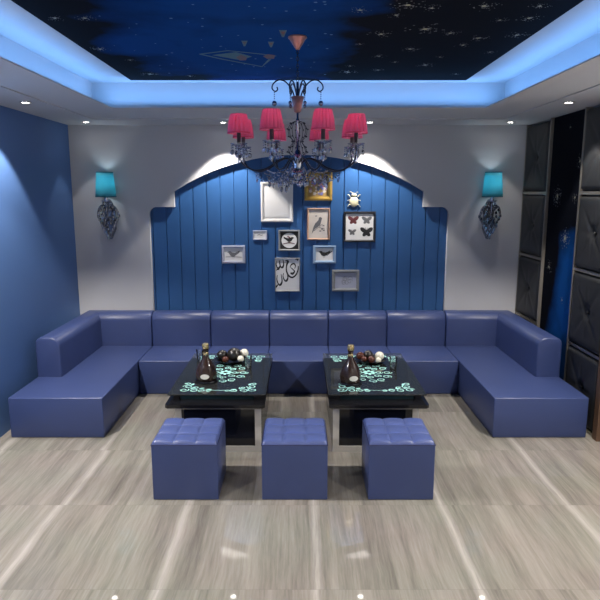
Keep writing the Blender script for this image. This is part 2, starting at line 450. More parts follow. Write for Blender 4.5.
# grooved boards set back in the arch
bm = B(); pitch = 0.1515; x = -1.72; prof = []
first = PX(154, 250, BOARD)[0]
g = first
gs = []
while g < 1.72: gs.append(g); g += pitch
prof.append((-1.75, BOARD))
for g in gs: prof += [(g - 0.006, BOARD), (g - 0.003, BOARD + 0.012), (g + 0.003, BOARD + 0.012), (g + 0.006, BOARD)]
prof.append((1.75, BOARD)); prof += [(1.75, BOARD + 0.05), (-1.75, BOARD + 0.05)]
prism(bm, prof, 2, 0.0, 2.55)
struct('wall_panelling', bm, M['plank'])

# ceiling: soffit ring, lip, ledge, riser and raised slab in one shell
bm = B()
def ring_slab(bm, ox0, ox1, oy0, oy1, ix0, ix1, iy0, iy1, z0, z1):
    o = [(ox0, oy0), (ox1, oy0), (ox1, oy1), (ox0, oy1)]; i_ = [(ix0, iy0), (ix1, iy0), (ix1, iy1), (ix0, iy1)]
    V = {}
    for k, z in ((0, z0), (1, z1)):
        V['o', k] = [bm.verts.new((*p, z)) for p in o]; V['i', k] = [bm.verts.new((*p, z)) for p in i_]
    for a in range(4):
        b_ = (a + 1) % 4
        bm.faces.new((V['o', 0][a], V['o', 0][b_], V['i', 0][b_], V['i', 0][a]))
        bm.faces.new((V['o', 1][a], V['i', 1][a], V['i', 1][b_], V['o', 1][b_]))
        bm.faces.new((V['i', 0][a], V['i', 0][b_], V['i', 1][b_], V['i', 1][a]))
        bm.faces.new((V['o', 0][a], V['o', 1][a], V['o', 1][b_], V['o', 0][b_]))
ring_slab(bm, LX, RX, FY, BY, -LIPX, LIPX, LIPF, LIPB, CEIL, CEIL + 0.008)
ring_slab(bm, LX, RX, FY, BY, -RISX, RISX, RISF, RISB, CEIL + 0.008, UP)
box(bm, LX, RX, FY, BY, UP, UP + 0.06)
struct('ceiling', bm, M['white'])
# shallow moulding line running round the soffit
bm = B()
ring_slab(bm, -2.03, 2.03, -0.9, 6.10, -2.015, 2.015, -0.885, 6.085, CEIL - 0.008, CEIL)
struct('trim_1', bm, M['white'])

# ---------------------------------------------------------------- night-sky murals
def starburst(bm, ca, cb, R, to3, dots=34, core=True, dim=1, bright=0, corei=2):
    """painted speckled star: a bright core, short rays and a loose ring of dots"""
    if core:
        flat(bm, ring2(ca, cb, R * 0.11, R * 0.11, 8)[:-1], lambda a, b: to3(a, b, 0.0006), corei)
    for k in range(8):
        a = random.uniform(0, 2 * PI); l = R * random.uniform(0.18, 0.36); wd = R * 0.035
        p = [(ca + R * 0.08 * math.cos(a) - wd * math.sin(a), cb + R * 0.08 * math.sin(a) + wd * math.cos(a)),
             (ca + R * 0.08 * math.cos(a) + wd * math.sin(a), cb + R * 0.08 * math.sin(a) - wd * math.cos(a)),
             (ca + l * math.cos(a), cb + l * math.sin(a))]
        flat(bm, p, lambda a_, b_: to3(a_, b_, 0.0004), bright)
    for k in range(dots):
        a = random.uniform(0, 2 * PI); r = R * (0.12 + 0.70 * random.random()); s = R * random.uniform(0.025, 0.055)
        flat(bm, ring2(ca + r * math.cos(a), cb + r * math.sin(a), s, s, 5)[:-1], lambda a_, b_: to3(a_, b_, 0.0005), dim if r > R * 0.6 else bright)

MZ = UP - 0.012
def up_px(x, y):      # photo point -> place on the raised ceiling
    u, v = x - 300.0, y - 300.0
    s, c = math.sin(PITCH), math.cos(PITCH)
    k = (MZ - EYE) / -(FPX * s + v * c)
    return EX + u * k, (FPX * c - v * s) * k
bm = B(); box(bm, -1.425, 1.425, 0.60, 5.35, MZ, UP)
for f in bm.faces: f.material_index = 0
to3 = lambda a, b, d=0.0005: (a, b, MZ - d)
stars = [(408, 5, .16), (425, 29, .19), (381, 34, .13), (484, 6, .14), (432, 8, .10), (450, 33, .11), (478, 38, .12), (517, 35, .13), (529, 18, .12),
         (410, 49, .12), (348, 72, .14), (425, 65, .13), (463, 45, .10), (379, 56, .09), (378, 70, .10), (350, 66, .07), (456, 74, .07), (396, 15, .08),
         (150, 74, .14), (100, 49, .12), (85, 18, .10), (55, 18, .10), (190, 76, .08), (500, 20, .08), (440, 57, .06), (395, 62, .06), (360, 10, .10),
         (490, 52, .08), (360, 44, .06), (540, 6, .10), (130, 60, .07)]
for (px, py, R) in stars:
    a, b = up_px(px, py); starburst(bm, a, b, R * 0.78, to3, 30, True, 2, 1, 3)
for k in range(60):        # small faint stars over the blue
    a, b = random.uniform(-1.2, .25), random.uniform(3.2, 5.1); s = random.uniform(.005, .011)
    flat(bm, ring2(a, b, s, s, 5)[:-1], to3, 4)
# the painted craft: a kite outline with two rusty ovals, and three little cups above it
def up_poly(pts, mi, d): flat(bm, [up_px(*p) for p in pts], lambda a, b: to3(a, b, d), mi)
def up_line(pts, wd, mi, d): ribbon(bm, [up_px(*p) for p in pts], wd, lambda a, b: to3(a, b, d), mi)
up_line([(200, 54), (222, 59), (262, 66.5), (270, 59)], 0.022, 5, .0008)
up_line([(200, 54), (228, 50.5), (262, 54), (276, 56)], 0.022, 5, .0009)
up_poly([(212, 55), (236, 52), (252, 56.5), (240, 60)], 5, .0006)
up_poly([(236, 57), (241, 54.5), (247, 57), (246, 60), (240, 60.3)], 6, .0012)
up_poly([(263, 56), (268, 54), (275, 55), (274, 58.5), (267, 58.5)], 6, .0012)
for (cx, cy, s) in ((283, 33, 1.0), (244.5, 43, .8), (271, 44, .8)):
    up_poly([(cx - 4 * s, cy - 3 * s), (cx + 4 * s, cy - 3 * s), (cx + 1 * s, cy + 4 * s), (cx - 1 * s, cy + 4 * s)], 5, .0006)
    up_poly([(cx - 2.4 * s, cy - 1.5 * s), (cx + 2.4 * s, cy - 1.5 * s), (cx, cy + 2 * s)], 6, .0010)
me_ = obj('ceiling_mural', bm, [night_mat('painted_night_sky', [(0, 1, -.40, 4.25, .90, 1.25), (0, 1, -.95, 4.15, .40, .45), (0, 1, -.30, 3.1, .75, .8)]),
          M['star'], M['star_dim'], M['star_core'], M['star_blue'], M['craft'], M['craft_red']])
tag(me_, 'dark blue and black starry night mural covering the raised ceiling', 'mural')

# right wall: tufted panel columns, metal strips and a mural strip between them
PXF = RX - 0.035
COL = [(6.035, 6.645), (4.70, 5.295)]
ROW = [(0.03, 0.655), (0.685, 1.325), (1.355, 1.985), (2.015, CEIL - 0.012)]
def tufted(ya, yb, za, zb, label):
    root = thing('tufted_panel', (PXF, (ya + yb) / 2, za), label, 'wall panel', 'tufted panels on the side wall')
    bm = B(); n = 28; W = yb - ya - 0.006; H = zb - za - 0.006
    grid = []
    for i in range(n + 1):
        row = []
        for j in range(n + 1):
            a = i / n * 2 - 1; b = j / n * 2 - 1
            edge = min(1 - abs(a), 1 - abs(b))
            rim = min(1, edge / 0.10); rim = rim * (2 - rim)
            pil = rim * 0.030
            # creases running from the button to the corners and to the sides
            r = math.hypot(a, b)
            dg = abs(abs(a) - abs(b)) / 1.414; ax = min(abs(a), abs(b))
            cre = math.exp(-(dg / 0.055) ** 2) * 0.013 * max(0, 1 - r * 0.75) + math.exp(-(ax / 0.045) ** 2) * 0.010 * max(0, 1 - r * 1.2)
            dim = 0.020 * math.exp(-(r / 0.16) ** 2)
            row.append(bm.verts.new((-(pil - cre - dim), a * W / 2, H / 2 + b * H / 2)))
        grid.append(row)
    for i in range(n):
        for j in range(n):
            bm.faces.new((grid[i][j], grid[i + 1][j], grid[i + 1][j + 1], grid[i][j + 1]))
    bnd = [grid[i][0] for i in range(n + 1)] + [grid[n][j] for j in range(1, n + 1)] + [grid[i][n] for i in range(n - 1, -1, -1)] + [grid[0][j] for j in range(n - 1, 0, -1)]
    bk = [bm.verts.new((0.034, v.co.y, v.co.z)) for v in bnd]
    for i in range(len(bnd)):
        k = (i + 1) % len(bnd); bm.faces.new((bnd[i], bnd[k], bk[k], bk[i]))
    bm.faces.new(bk)
    obj('padding', bm, M['tuft'], root, auto=50)
    bm = B(); ball(bm, (-0.004, 0, H / 2), 0.016, 10, 6)
    obj('button', bm, M['tuft'], root, smooth=True)
where = ['lowest panel', 'second panel from the floor', 'third panel from the floor', 'topmost panel']
for ci, cname in ((0, 'in the column beside the grey wall'), (1, 'in the column before the starry strip')):
    for ri, (za, zb) in enumerate(ROW):
        tufted(COL[ci][0], COL[ci][1], za, zb, 'charcoal tufted ' + where[ri] + ' ' + cname)
bm = B(); SX0, SX1 = RX - 0.058, RX
for y0, y1 in ((6.012, 6.032), (5.298, 5.318), (6.648, 6.66)): box(bm, SX0, SX1, y0, y1, 0, CEIL)
for ya, yb in COL:
    for z in (0.015, 0.670, 1.340, 2.000): box(bm, SX0 + 0.004, SX1, ya, yb, z - 0.013, z + 0.013)
struct('trim_2', bm, M['panel_metal'])
bm = B(); box(bm, RX - 0.07, RX, 4.625, 4.695, 0, CEIL); struct('trim_3', bm, M['wood'])
bm = B(); box(bm, RX - 0.03, RX, 5.320, 6.010, 0.0, CEIL - 0.002)
def side_px(x, y):
    u, v = x - 300.0, y - 300.0
    s, c = math.sin(PITCH), math.cos(PITCH)
    k = (RX - 0.03 - EX) / u
    return (FPX * c - v * s) * k, EYE - (FPX * s + v * c) * k
sto = lambda a, b, d=0.0005: (RX - 0.03 - d, a, b)
for (px, py, R, n) in ((570.5, 127, .05, 18), (581.5, 161, .09, 40), (557.5, 196, .13, 70), (575, 197.5, .07, 36), (565, 238.5, .13, 70), (546, 266, .10, 30), (562, 300, .06, 16)):
    a, b = side_px(px, py)
    a = min(max(a, 5.34 + R), 5.99 - R) if R > .09 else min(max(a, 5.40), 5.95)
    starburst(bm, a, b, R, sto, n, True, 2, 1, 3)
o = obj('wall_mural', bm, [night_mat('painted_night_strip', [(1, 2, 5.42, 1.05, .36, .75), (1, 2, 5.60, .45, .3, .6)], (0.006, 0.07, 0.26)), M['star'], M['star_dim'], M['star_core']])
tag(o, 'tall starry mural strip with a blue glow, set between the tufted columns', 'mural')

# ---------------------------------------------------------------- downlights
def add_spot(root, watts, cone):
    l = bpy.data.lights.new('downlight_lamp', 'SPOT'); l.energy = watts; l.color = LAMP_COL
    l.spot_size = math.radians(cone); l.spot_blend = 0.22; l.shadow_soft_size = 0.03
    lo = bpy.data.objects.new('downlight_lamp', l); C.objects.link(lo); lo.parent = root; lo.location = (0, 0, -0.012)
dl_where = {0: 'over the corner of blue wall and grey wall', 1: 'over the arch on the blue wall side', 2: 'over the arch on the tufted wall side', 3: 'over the corner of grey wall and tufted wall',
            4: 'beside the plain blue wall, ahead of the corner one', 5: 'beside the tufted wall, ahead of the corner one'}
for i, (x, y, wt, cone) in enumerate(DOWNLIGHTS):
    if i == 0:
        bm = B(); lathe(bm, [(0.030, -0.001), (0.034, -0.007), (0.046, -0.006), (0.050, 0.0), (0.030, 0.0)], 24, closed=True)
        root = thing('downlight', (x, y, CEIL), '', 'downlight', 'recessed downlights in the soffit')
        obj('rim', bm, M['silver'], root, smooth=True)
        bm = B(); bmesh.ops.create_circle(bm, cap_ends=True, segments=20, radius=0.0305, matrix=Matrix.Translation((0, 0, -0.003)))
        obj('lens', bm, M['lens_dim'], root)
        r = d0 = root
    else:
        r = dup(d0, (x, y, CEIL))
    r['label'] = 'small round recessed downlight ' + dl_where.get(i, 'added out of view as fill light in the soffit above the viewer')
for r, (x, y, wt, cone) in zip([o for o in C.objects if o.name.startswith('downlight') and o.type == 'EMPTY'], DOWNLIGHTS):
    add_spot(r, *[q for q in DOWNLIGHTS if abs(q[0] - r.location.x) < 1e-3 and abs(q[1] - r.location.y) < 1e-3][0][2:])

# ---------------------------------------------------------------- sectional sofa
SEAT, TOP = 0.346, 0.714
def back_profile(wd=0.225, z0=SEAT + 0.001, z1=TOP):
    """cross-section of a padded backrest: (across, height), rounded over the top; wall side at +wd/2"""
    p = []; h = wd / 2; r = 0.085; rb = 0.065
    p.append((-h, z0))
    for i in range(9):
        a = PI - (PI / 2) * i / 8; p.append((-h + r + r * math.cos(a), z1 - r + r * math.sin(a)))
    for i in range(9):
        a = PI / 2 - (PI / 2) * i / 8; p.append((h - rb + rb * math.cos(a), z1 - rb + rb * math.sin(a)))
    p.append((h, z0))
    return p
def sweep_back(bm, path, prof):
    """sweep along a flat path with mitred corners and softly rounded ends"""
    P = [Vector((x, y, 0)) for x, y in path]; n = len(P)
    cz = SEAT + 0.18
    secs = []
    for i in range(n):
        d0 = (P[i] - P[i - 1]).normalized() if i else None; d1 = (P[i + 1] - P[i]).normalized() if i < n - 1 else None
        if d0 is None or d1 is None:
            d = d1 or d0; nrm = Vector((-d.y, d.x, 0)); k = 1.0
        else:
            a = Vector((-d0.y, d0.x, 0)); b_ = Vector((-d1.y, d1.x, 0)); nrm = (a + b_).normalized(); k = 1 / nrm.dot(a)
        ends = [(0, 0.016), (0.004, 0.006), (0.014, 0.0)] if i == 0 else ([(-0.014, 0.0), (-0.004, 0.006), (0, 0.016)] if i == n - 1 else [(0, 0)])
        for off, ins in ends:
            base = P[i] + (d1 or d0) * off
            sec = []
            for s, z in prof:
                s2 = s * (1 - ins / 0.1125); z2 = z if z < SEAT + 0.01 else z - ins
                q = base + nrm * (s2 * k); sec.append(bm.verts.new((q.x, q.y, z2)))
            secs.append(sec)
    m_ = len(prof)
    for a, b_ in zip(secs, secs[1:]):
        for i in range(m_):
            j = (i + 1) % m_; bm.faces.new((a[i], a[j], b_[j], b_[i]))
    bm.faces.new(secs[0]); bm.faces.new(secs[-1][::-1])
    return bm
def seat_block(bm, x0, x1, y0, y1):
    box(bm, x0, x1, y0, y1, 0.001, SEAT, 0.010, 3); return bm
XM = 1.606; MW = 2 * XM / 5
SB, SFront = 6.400, 5.800
mid = None
names = ['next to the corner unit by the plain blue wall', 'behind the bottle side of the table nearest the blue wall', 'in the middle of the row, under the calligraphic swirl picture',
         'behind the ball dish of the table nearest the tufted wall'.replace('ball dish', 'carafe'), 'next to the corner unit by the tufted wall']
names = ['first from the plain blue wall', 'second from the plain blue wall', 'in the middle of the row', 'second from the tufted wall', 'first from the tufted wall']
for i in range(5):
    cx = -XM + MW * (i + .5)
    lab = 'armless blue leatherette sofa unit against the arch, ' + names[i]
    if mid is None:
        mid = thing('sofa_unit', (cx, SFront, 0), lab, 'sofa', 'armless units of the sectional sofa')
        hw = MW / 2 - 0.002
        bm = B(); seat_block(bm, -hw, hw, 0, 0.83); obj('seat', bm, M['leather'], mid, auto=40)
        bm = B(); sweep_back(bm, [(-hw, SB - SFront + 0.1125), (hw, SB - SFront + 0.1125)], back_profile()); obj('backrest', bm, M['leather'], mid, auto=40)
    else: dup(mid, (cx, SFront, 0), lab)
for s, lab in ((-1, 'blue leatherette corner chaise of the sofa along the plain blue wall'), (1, 'blue leatherette corner chaise of the sofa along the tufted wall')):
    root = thing('chaise_sofa', (s * 1.99, 4.70, 0), lab, 'sofa')
    ox = s * 1.99
    xa, xb = sorted((s * 1.608 - ox, s * 2.385 - ox))
    bm = B(); seat_block(bm, xa, xb, 0, 1.93); obj('seat', bm, M['leather'], root, auto=40)
    xs_ = s * (2.386 - 0.1125) - ox
    path = [(xs_, 0.57), (xs_, SB + 0.1125 - 4.70), (s * 1.610 - ox, SB + 0.1125 - 4.70)]
    prof = back_profile()
    if s > 0: prof = [(-a, z) for a, z in prof]
    bm = B(); sweep_back(bm, path, prof); obj('backrest', bm, M['leather'], root, auto=40)

# ---------------------------------------------------------------- cube stools
def stool(loc, lab):
    root = thing('cube_stool', loc, lab, 'stool', 'blue cube stools in front of the tables')
    h = 0.216
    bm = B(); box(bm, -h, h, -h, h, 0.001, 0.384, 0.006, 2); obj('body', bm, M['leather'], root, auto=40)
    bm = B(); n = 60; g = []
    for i in range(n + 1):
        row = []
        for j in range(n + 1):
            a, b = i / n, j / n
            ea = min(a, 1 - a) * n / 3.0; eb = min(b, 1 - b) * n / 3.0
            e = max(0, min(1, ea)) ; f = max(0, min(1, eb))
            rim = math.sqrt(max(0, 1 - (1 - e) ** 2)) * math.sqrt(max(0, 1 - (1 - f) ** 2))
            pu = abs(math.sin(3 * PI * a)) ** 0.38 * abs(math.sin(3 * PI * b)) ** 0.38
            z = 0.384 + rim * 0.016 + 0.017 * pu * (0.35 + 0.65 * rim)
            row.append(bm.verts.new(((a - .5) * 2 * h * (0.985 + 0.015 * rim), (b - .5) * 2 * h * (0.985 + 0.015 * rim), z)))
        g.append(row)
    for i in range(n):
        for j in range(n): bm.faces.new((g[i][j], g[i + 1][j], g[i + 1][j + 1], g[i][j + 1]))
    obj('quilted_top', bm, M['leather_top_lit'], root, smooth=True)
    bm = B(); tube(bm, [(-h, -h, .384), (h, -h, .384), (h, h, .384), (-h, h, .384), (-h, -h, .384)], 0.003, 6); obj('piping', bm, M['seam'], root)
    return root
s0 = stool((-0.742, 3.893, 0), 'blue quilted cube stool before the table nearest the plain blue wall')
dup(s0, (-0.022, 3.893, 0), 'blue quilted cube stool in the middle, before the gap between the tables')
dup(s0, (0.679, 3.893, 0), 'blue quilted cube stool before the table nearest the tufted wall')

# ---------------------------------------------------------------- coffee tables
TZ = 0.45
def coffee_table(cx, mirror, lab):
    D0 = 4.415
    root = thing('coffee_table', (cx, D0, 0), lab, 'table', 'black glass coffee tables')
    hw = 0.384; L = 1.30; s = mirror
    b0, b1 = (-0.315, 0.350) if s > 0 else (-0.350, 0.315)
    bm = B(); box(bm, b0 + 0.03, b1 - 0.03, 0.035, L - 0.12, 0.002, 0.384); obj('base', bm, M['black'], root)
    bm = B()
    for x0, x1 in ((b0, b0 + 0.048), (b1 - 0.048, b1)): box(bm, x0, x1, 0.01, 0.034, 0.0, 0.374)
    box(bm, b0 + 0.048, b1 - 0.048, 0.01, 0.034, 0.0, 0.048); box(bm, b0 + 0.048, b1 - 0.048, 0.01, 0.034, 0.352, 0.374)
    obj('base_frame', bm, M['silver'], root)
    bm = B(); box(bm, b0 + 0.048, b1 - 0.048, 0.020, 0.0345, 0.048, 0.352); obj('front_panel', bm, M['black_glass'], root)
    for x0, x1 in ((b0, b0 + 0.029), (b1 - 0.029, b1)):
        bm = B(); box(bm, x0, x1, 0.0345, L - 0.12, 0.0, 0.374); obj('side_panel', bm, M['black'], root)
    bm = B(); pts = [(-hw, -0.02), (-hw + 0.02, -0.04), (hw - 0.02, -0.04), (hw, -0.02), (hw, L), (-hw, L)]
    prism(bm, pts, 2, 0.375, 0.402); obj('lower_shelf', bm, M['black'], root)
    bm = B(); box(bm, -hw + 0.095, hw - 0.095, 0.10, L - 0.09, 0.402, 0.4385)
    obj('deck', bm, M['table_deck'], root)
    for x0, x1 in ((-hw + 0.05, -hw + 0.09), (hw - 0.09, hw - 0.05)):
        for y0, y1 in ((0.07, 0.14), (L - 0.12, L - 0.05)):
            bm = B(); box(bm, x0, x1, y0, y1, 0.402, 0.4395); obj('corner_block', bm, M['black'], root)
    bm = B(); box(bm, -hw, hw, 0.07, L, 0.440, TZ, 0.003, 2); gl = obj('glass_top', bm, M['glass'], root)
    # printed lacework of curls on the glass
    to = lambda a, b: (a, b, TZ + 0.0006)
    mx = hw - 0.100
    y0, y1 = 0.15, L - 0.10
    def curl(bm, x, y, r, a0, turns=1.25): ribbon(bm, spiral2(x, y, r, r * 0.30, a0, turns, 18), 0.0088, to)
    def petal(bm, x, y, r, a): flat(bm, [(x + p[0], y + p[1]) for p in wing(0, 0, r, a, 1.0, .26)], to)
    for sx in (-1, 1):
        for sy, yb in ((1, y0), (-1, y1)):
            bm = B(); cxn, cyn = sx * mx, yb
            for (dx, dy, r) in ((.01, .03, .040), (.025, .115, .040), (.015, .185, .026), (.085, .02, .038), (.155, .015, .030), (.095, .085, .026), (.212, .010, .022)):
                curl(bm, cxn - sx * dx, cyn + sy * dy, r, random.uniform(0, 6.28), sx * 1.2)
            for (dx, dy, a) in ((.055, .065, .8), (.125, .06, .4), (.05, .15, 1.3), (.185, .04, .1)):
                petal(bm, cxn - sx * dx, cyn + sy * dy, .045, a if sy > 0 else -a)
            obj('corner_ornament', bm, M['print_teal'], gl)
        bm = B()
        yb, sg = (y0, 1) if sx < 0 else (y1, -1)
        for k in range(5): ribbon(bm, ring2(-0.08 + 0.04 * k, yb + sg * 0.012, .020, .012, 8, 0, PI * sg), .006, to)
        obj('border_scallop', bm, M['print_teal'], gl)
    cy = (y0 + y1) / 2 - 0.02
    bm = B()
    for ring_n, rx, ry, r in ((12, .160, .240, .040), (8, .085, .140, .034)):
        for k in range(ring_n):
            a = 2 * PI * k / ring_n
            curl(bm, rx * math.cos(a), cy + ry * math.sin(a), r, a, 1.3 if k % 2 else -1.3)
    for k in range(8): a = 2 * PI * k / 8; petal(bm, .016 * math.cos(a), cy + .02 * math.sin(a), .05, a)
    obj('medallion', bm, M['print_teal'], gl)
    return root
coffee_table(-0.640, 1, 'black coffee table with teal lace pattern nearest the plain blue wall')
coffee_table(0.620, -1, 'black coffee table with teal lace pattern nearest the tufted wall')

def carafe(x, y, lab):
    root = thing('cognac_carafe', (x, y, TZ + 0.0012), lab, 'bottle', 'dark carafes on the coffee tables')
    bm = B()
    prof = [(0, 0.018), (0.078, 0.018), (0.086, 0.035), (0.087, 0.062), (0.082, 0.092), (0.070, 0.130), (0.050, 0.166), (0.030, 0.196), (0.022, 0.225), (0.021, 0.262), (0.025, 0.270), (0.025, 0.280), (0, 0.280)]
    lathe(bm, prof, 36, mod=lambda i, z: 1 + (0.035 * math.cos(i * PI / 3) if z < 0.16 else 0)); obj('bottle', bm, M['cognac'], root, auto=50)
    bm = B(); lathe(bm, [(0, 0), (0.094, 0), (0.098, 0.006), (0.094, 0.016), (0.075, 0.0178), (0, 0.0178)], 36); obj('stand', bm, M['black'], root, auto=50)
    bm = B(); lathe(bm, [(0, 0.2805), (0.026, 0.2805), (0.028, 0.286), (0.028, 0.312), (0.024, 0.322), (0, 0.324)], 24); obj('cap', bm, M['gold'], root, auto=50)
    bm = B(); lathe(bm, [(0.0225, 0.227), (0.0240, 0.230), (0.0240, 0.246), (0.0225, 0.249)], 24); obj('neck_band', bm, M['gold'], root, smooth=True)
    bm = B(); P = []
    for i in range(20):
        a = 2 * PI * i / 20; P.append((0.036 * math.cos(a), 0.060 + 0.021 * math.sin(a)))
    def onb(a, z, off):
        ang = -PI / 2 + a / 0.086; r = (0.0895 if z < .062 else 0.0895 - (z - .062) * 0.30) + off
        return (r * math.cos(ang), r * math.sin(ang), z)
    c0 = bm.verts.new(onb(0, .060, .003)); rv = [bm.verts.new(onb(a, z, .002)) for a, z in P]
    for i in range(20): bm.faces.new((c0, rv[i], rv[(i + 1) % 20]))
    obj('oval_label', bm, M['label'], root, smooth=True)
    return root
k0 = carafe(-0.770, 4.83, 'dark cognac carafe with pale cap on the table nearest the plain blue wall')
k1 = dup(k0, (0.430, 4.78, TZ + 0.0012), 'dark cognac carafe with pale cap on the table nearest the tufted wall', rotz=0.25)

def dish(x, y, lab):
    root = tag(obj('ornament_dish', lathe(B(), [(0, 0.0), (0.07, 0.0), (0.10, 0.008), (0.145, 0.030), (0.150, 0.034), (0.143, 0.034), (0.10, 0.014), (0.07, 0.008), (0, 0.008)], 40), M['black'], auto=50), lab, 'dish')
    root.location = (x, y, TZ + 0.0012); return root
dish(-0.630, 5.40, 'shallow black dish of balls on the table nearest the plain blue wall')
dish(0.665, 5.40, 'shallow black dish of balls on the table nearest the tufted wall')
def orb(x, y, z, r, m, lab, grp):
    bm = B(); ball(bm, (0, 0, 0), r, 24, 16, 0.97)
    o = obj('ornament_ball', bm, M[m], smooth=True); o.location = (x, y, z); return tag(o, lab, 'ornament', grp)
zt = TZ + 0.0095
GA, GB = 'balls in the dish nearest the blue wall', 'balls in the dish nearest the tufted wall'
ax, ay = -0.630, 5.40
orb(ax + .032, ay - .010, zt + .0665, .066, 'ball_dark', 'big dark mottled ball in the dish by the blue wall', GA)
orb(ax - .082, ay + .018, zt + .053, .050, 'ball_dark', 'smaller dark mottled ball at the outer side of the dish by the blue wall', GA)
orb(ax - .040, ay - .088, zt + .040, .031, 'ball_brown', 'brown glossy ball at the front of the dish by the blue wall', GA)
orb(ax + .118, ay + .060, zt + .060, .042, 'ball_white', 'larger ivory ball in the dish by the blue wall', GA)
orb(ax + .098, ay - .070, zt + .042, .030, 'ball_white', 'small ivory ball in the dish by the blue wall', GA)
bx_, by_ = 0.665, 5.40
orb(bx_ - .015, by_ + .04, zt + .048, .046, 'ball_dark', 'dark mottled ball at the back of the dish by the tufted wall', GB)
orb(bx_ + .088, by_ + .005, zt + .048, .042, 'ball_white', 'larger ivory ball in the dish by the tufted wall', GB)
orb(bx_ + .066, by_ - .088, zt + .034, .026, 'ball_white', 'small ivory ball in the dish by the tufted wall', GB)
orb(bx_ - .092, by_ - .01, zt + .054, .038, 'ball_brown', 'brown glossy ball at the carafe side of the dish by the tufted wall', GB)
orb(bx_ - .066, by_ - .088, zt + .045, .028, 'ball_brown', 'small brown ball at the front of the dish by the tufted wall', GB)
orb(bx_ + .002, by_ - .066, zt + .034, .034, 'ball_brown', 'brown ball beside the small ivory one by the tufted wall', GB)

def tumbler(x, y, lab):
    bm = B(); lathe(bm, [(0, 0), (0.026, 0), (0.030, 0.004), (0.037, 0.105), (0.035, 0.105), (0.028, 0.010), (0, 0.010)], 28)
    o = obj('glass_tumbler', bm, M['clear'], auto=50); o.location = (x, y, TZ + 0.0012); return tag(o, lab, 'glass', 'clear tumblers on the coffee tables')
tumbler(-0.455, 5.22, 'clear tumbler beside the ivory balls, table nearest the plain blue wall')
tumbler(-0.925, 5.45, 'clear tumbler behind the carafe, table nearest the plain blue wall')
tumbler(0.850, 5.20, 'clear tumbler beside the ivory balls, table nearest the tufted wall')

# ---------------------------------------------------------------- wall sconces
def shade_shell(bm, r0, r1, z0, z1, seg=40, pleat=0.0, t=0.003, steps=6, bulge=0.0):
    prof = []
    for k in range(steps + 1):
        f = k / steps; prof.append((r0 + (r1 - r0) * (f + bulge * (f ** 2 - f)), z0 + (z1 - z0) * f))
    prof += [(r - t, z) for r, z in prof[::-1]]
    lathe(bm, prof, seg, closed=True, mod=(lambda i, z: 1 + pleat * (1 - 2 * (1 - abs(math.cos(i * PI / 6))) ** 1.5)) if pleat else None)
    return bm
def sconce(x, zb, lab):
    root = thing('wall_sconce', (x, BY, zb), lab, 'wall lamp', 'wall sconces beside the arch')
    # zb: bottom of the shade; the bracket hangs below it
    bm = B(); out = []
    for i in range(25):
        t = i / 24 * 2 * PI; r = 0.10 * (1 + 0.16 * math.cos(6 * t))
        out.append((r * 0.62 * math.sin(t), -0.225 + 0.225 * math.cos(t) * (1.05 if math.cos(t) < 0 else 0.9) * (1 - 0.0)))
    prism(bm, out[:-1], 1, -0.016, -0.001); obj('backplate', bm, M['pewter'], root)
    bm = B()
    for sx in (-1, 1):
        tube(bm, smooth_path([(0, -0.03, -0.42), (sx * .055, -.05, -.33), (sx * .108, -.07, -.20), (sx * .085, -.085, -.11), (sx * .030, -.095, -.09), (sx * .024, -.095, -.13), (sx * .05, -.09, -.14)], 6), 0.0085, 8)
        tube(bm, smooth_path([(0, -0.03, -0.45), (sx * .03, -.05, -.36), (sx * .055, -.06, -.29), (sx * .035, -.075, -.25), (sx * .018, -.07, -.28)], 6), 0.007, 8)
    tube(bm, smooth_path([(0, -.014, -.22), (0, -.07, -.24), (0, -.115, -.16), (0, -.115, -.06)], 6), 0.010, 10)
    obj('scroll_bracket', bm, M['pewter'], root, smooth=True)
    bm = B(); lathe(bm, [(0, -0.065), (0.020, -0.060), (0.055, -0.045), (0.058, -0.038), (0.020, -0.036), (0.017, 0.03), (0, 0.03)], 24, c=(0, -0.115, 0)); obj('cup', bm, M['chrome'], root, auto=50)
    bm = B(); ball(bm, (0, -0.115, 0.10), 0.026, 16, 10, 1.3); obj('bulb', bm, M['bulb'], root, smooth=True)
    bm = B(); shade_shell(bm, 0.108, 0.086, 0, 0.262); bmesh.ops.translate(bm, verts=bm.verts[:], vec=(0, -0.115, 0)); sh = obj('lamp_shade', bm, M['teal'], root, smooth=True)
    for z, r in ((0.002, 0.1085), (0.258, 0.0872)):
        bm = B(); lathe(bm, [(r - .005, z - .004), (r + .001, z - .004), (r + .001, z + .005), (r - .005, z + .005)], 40, c=(0, -0.115, 0), closed=True); obj('binding', bm, M['teal_trim'], sh)
    # faceted crystals clustered into a pointed leaf
    rows_ = [(-.075, .035, 2), (-.105, .060, 3), (-.135, .082, 4), (-.170, .100, 5), (-.205, .112, 5), (-.240, .098, 4), (-.275, .078, 4), (-.310, .060, 3), (-.345, .044, 3), (-.380, .028, 2), (-.415, .012, 1), (-.445, .0, 1)]
    for zz, hw_, nn in rows_:
        for q in range(nn):
            xx = 0 if nn == 1 else -hw_ + 2 * hw_ * q / (nn - 1)
            bm = B(); bead(bm, (xx + random.uniform(-.006, .006), -0.050 - 0.055 * math.cos(xx / .13 * PI / 2) + random.uniform(-.008, .008), zz + random.uniform(-.006, .006)), random.uniform(.013, .018), 1.5)
            obj('crystal_drop', bm, M['pewter'] if random.random() < .35 else (M['crystal_dark'] if random.random() < .5 else M['crystal']), root)
    l = bpy.data.lights.new('sconce_lamp', 'POINT'); l.energy = 2.2; l.color = (0.80, 0.92, 1.0); l.shadow_soft_size = 0.035
    lo = bpy.data.objects.new('sconce_lamp', l); C.objects.link(lo); lo.parent = root; lo.location = (0, -0.115, 0.15)
    return root
zsc = PX(105, 197, BY - .22)[1]
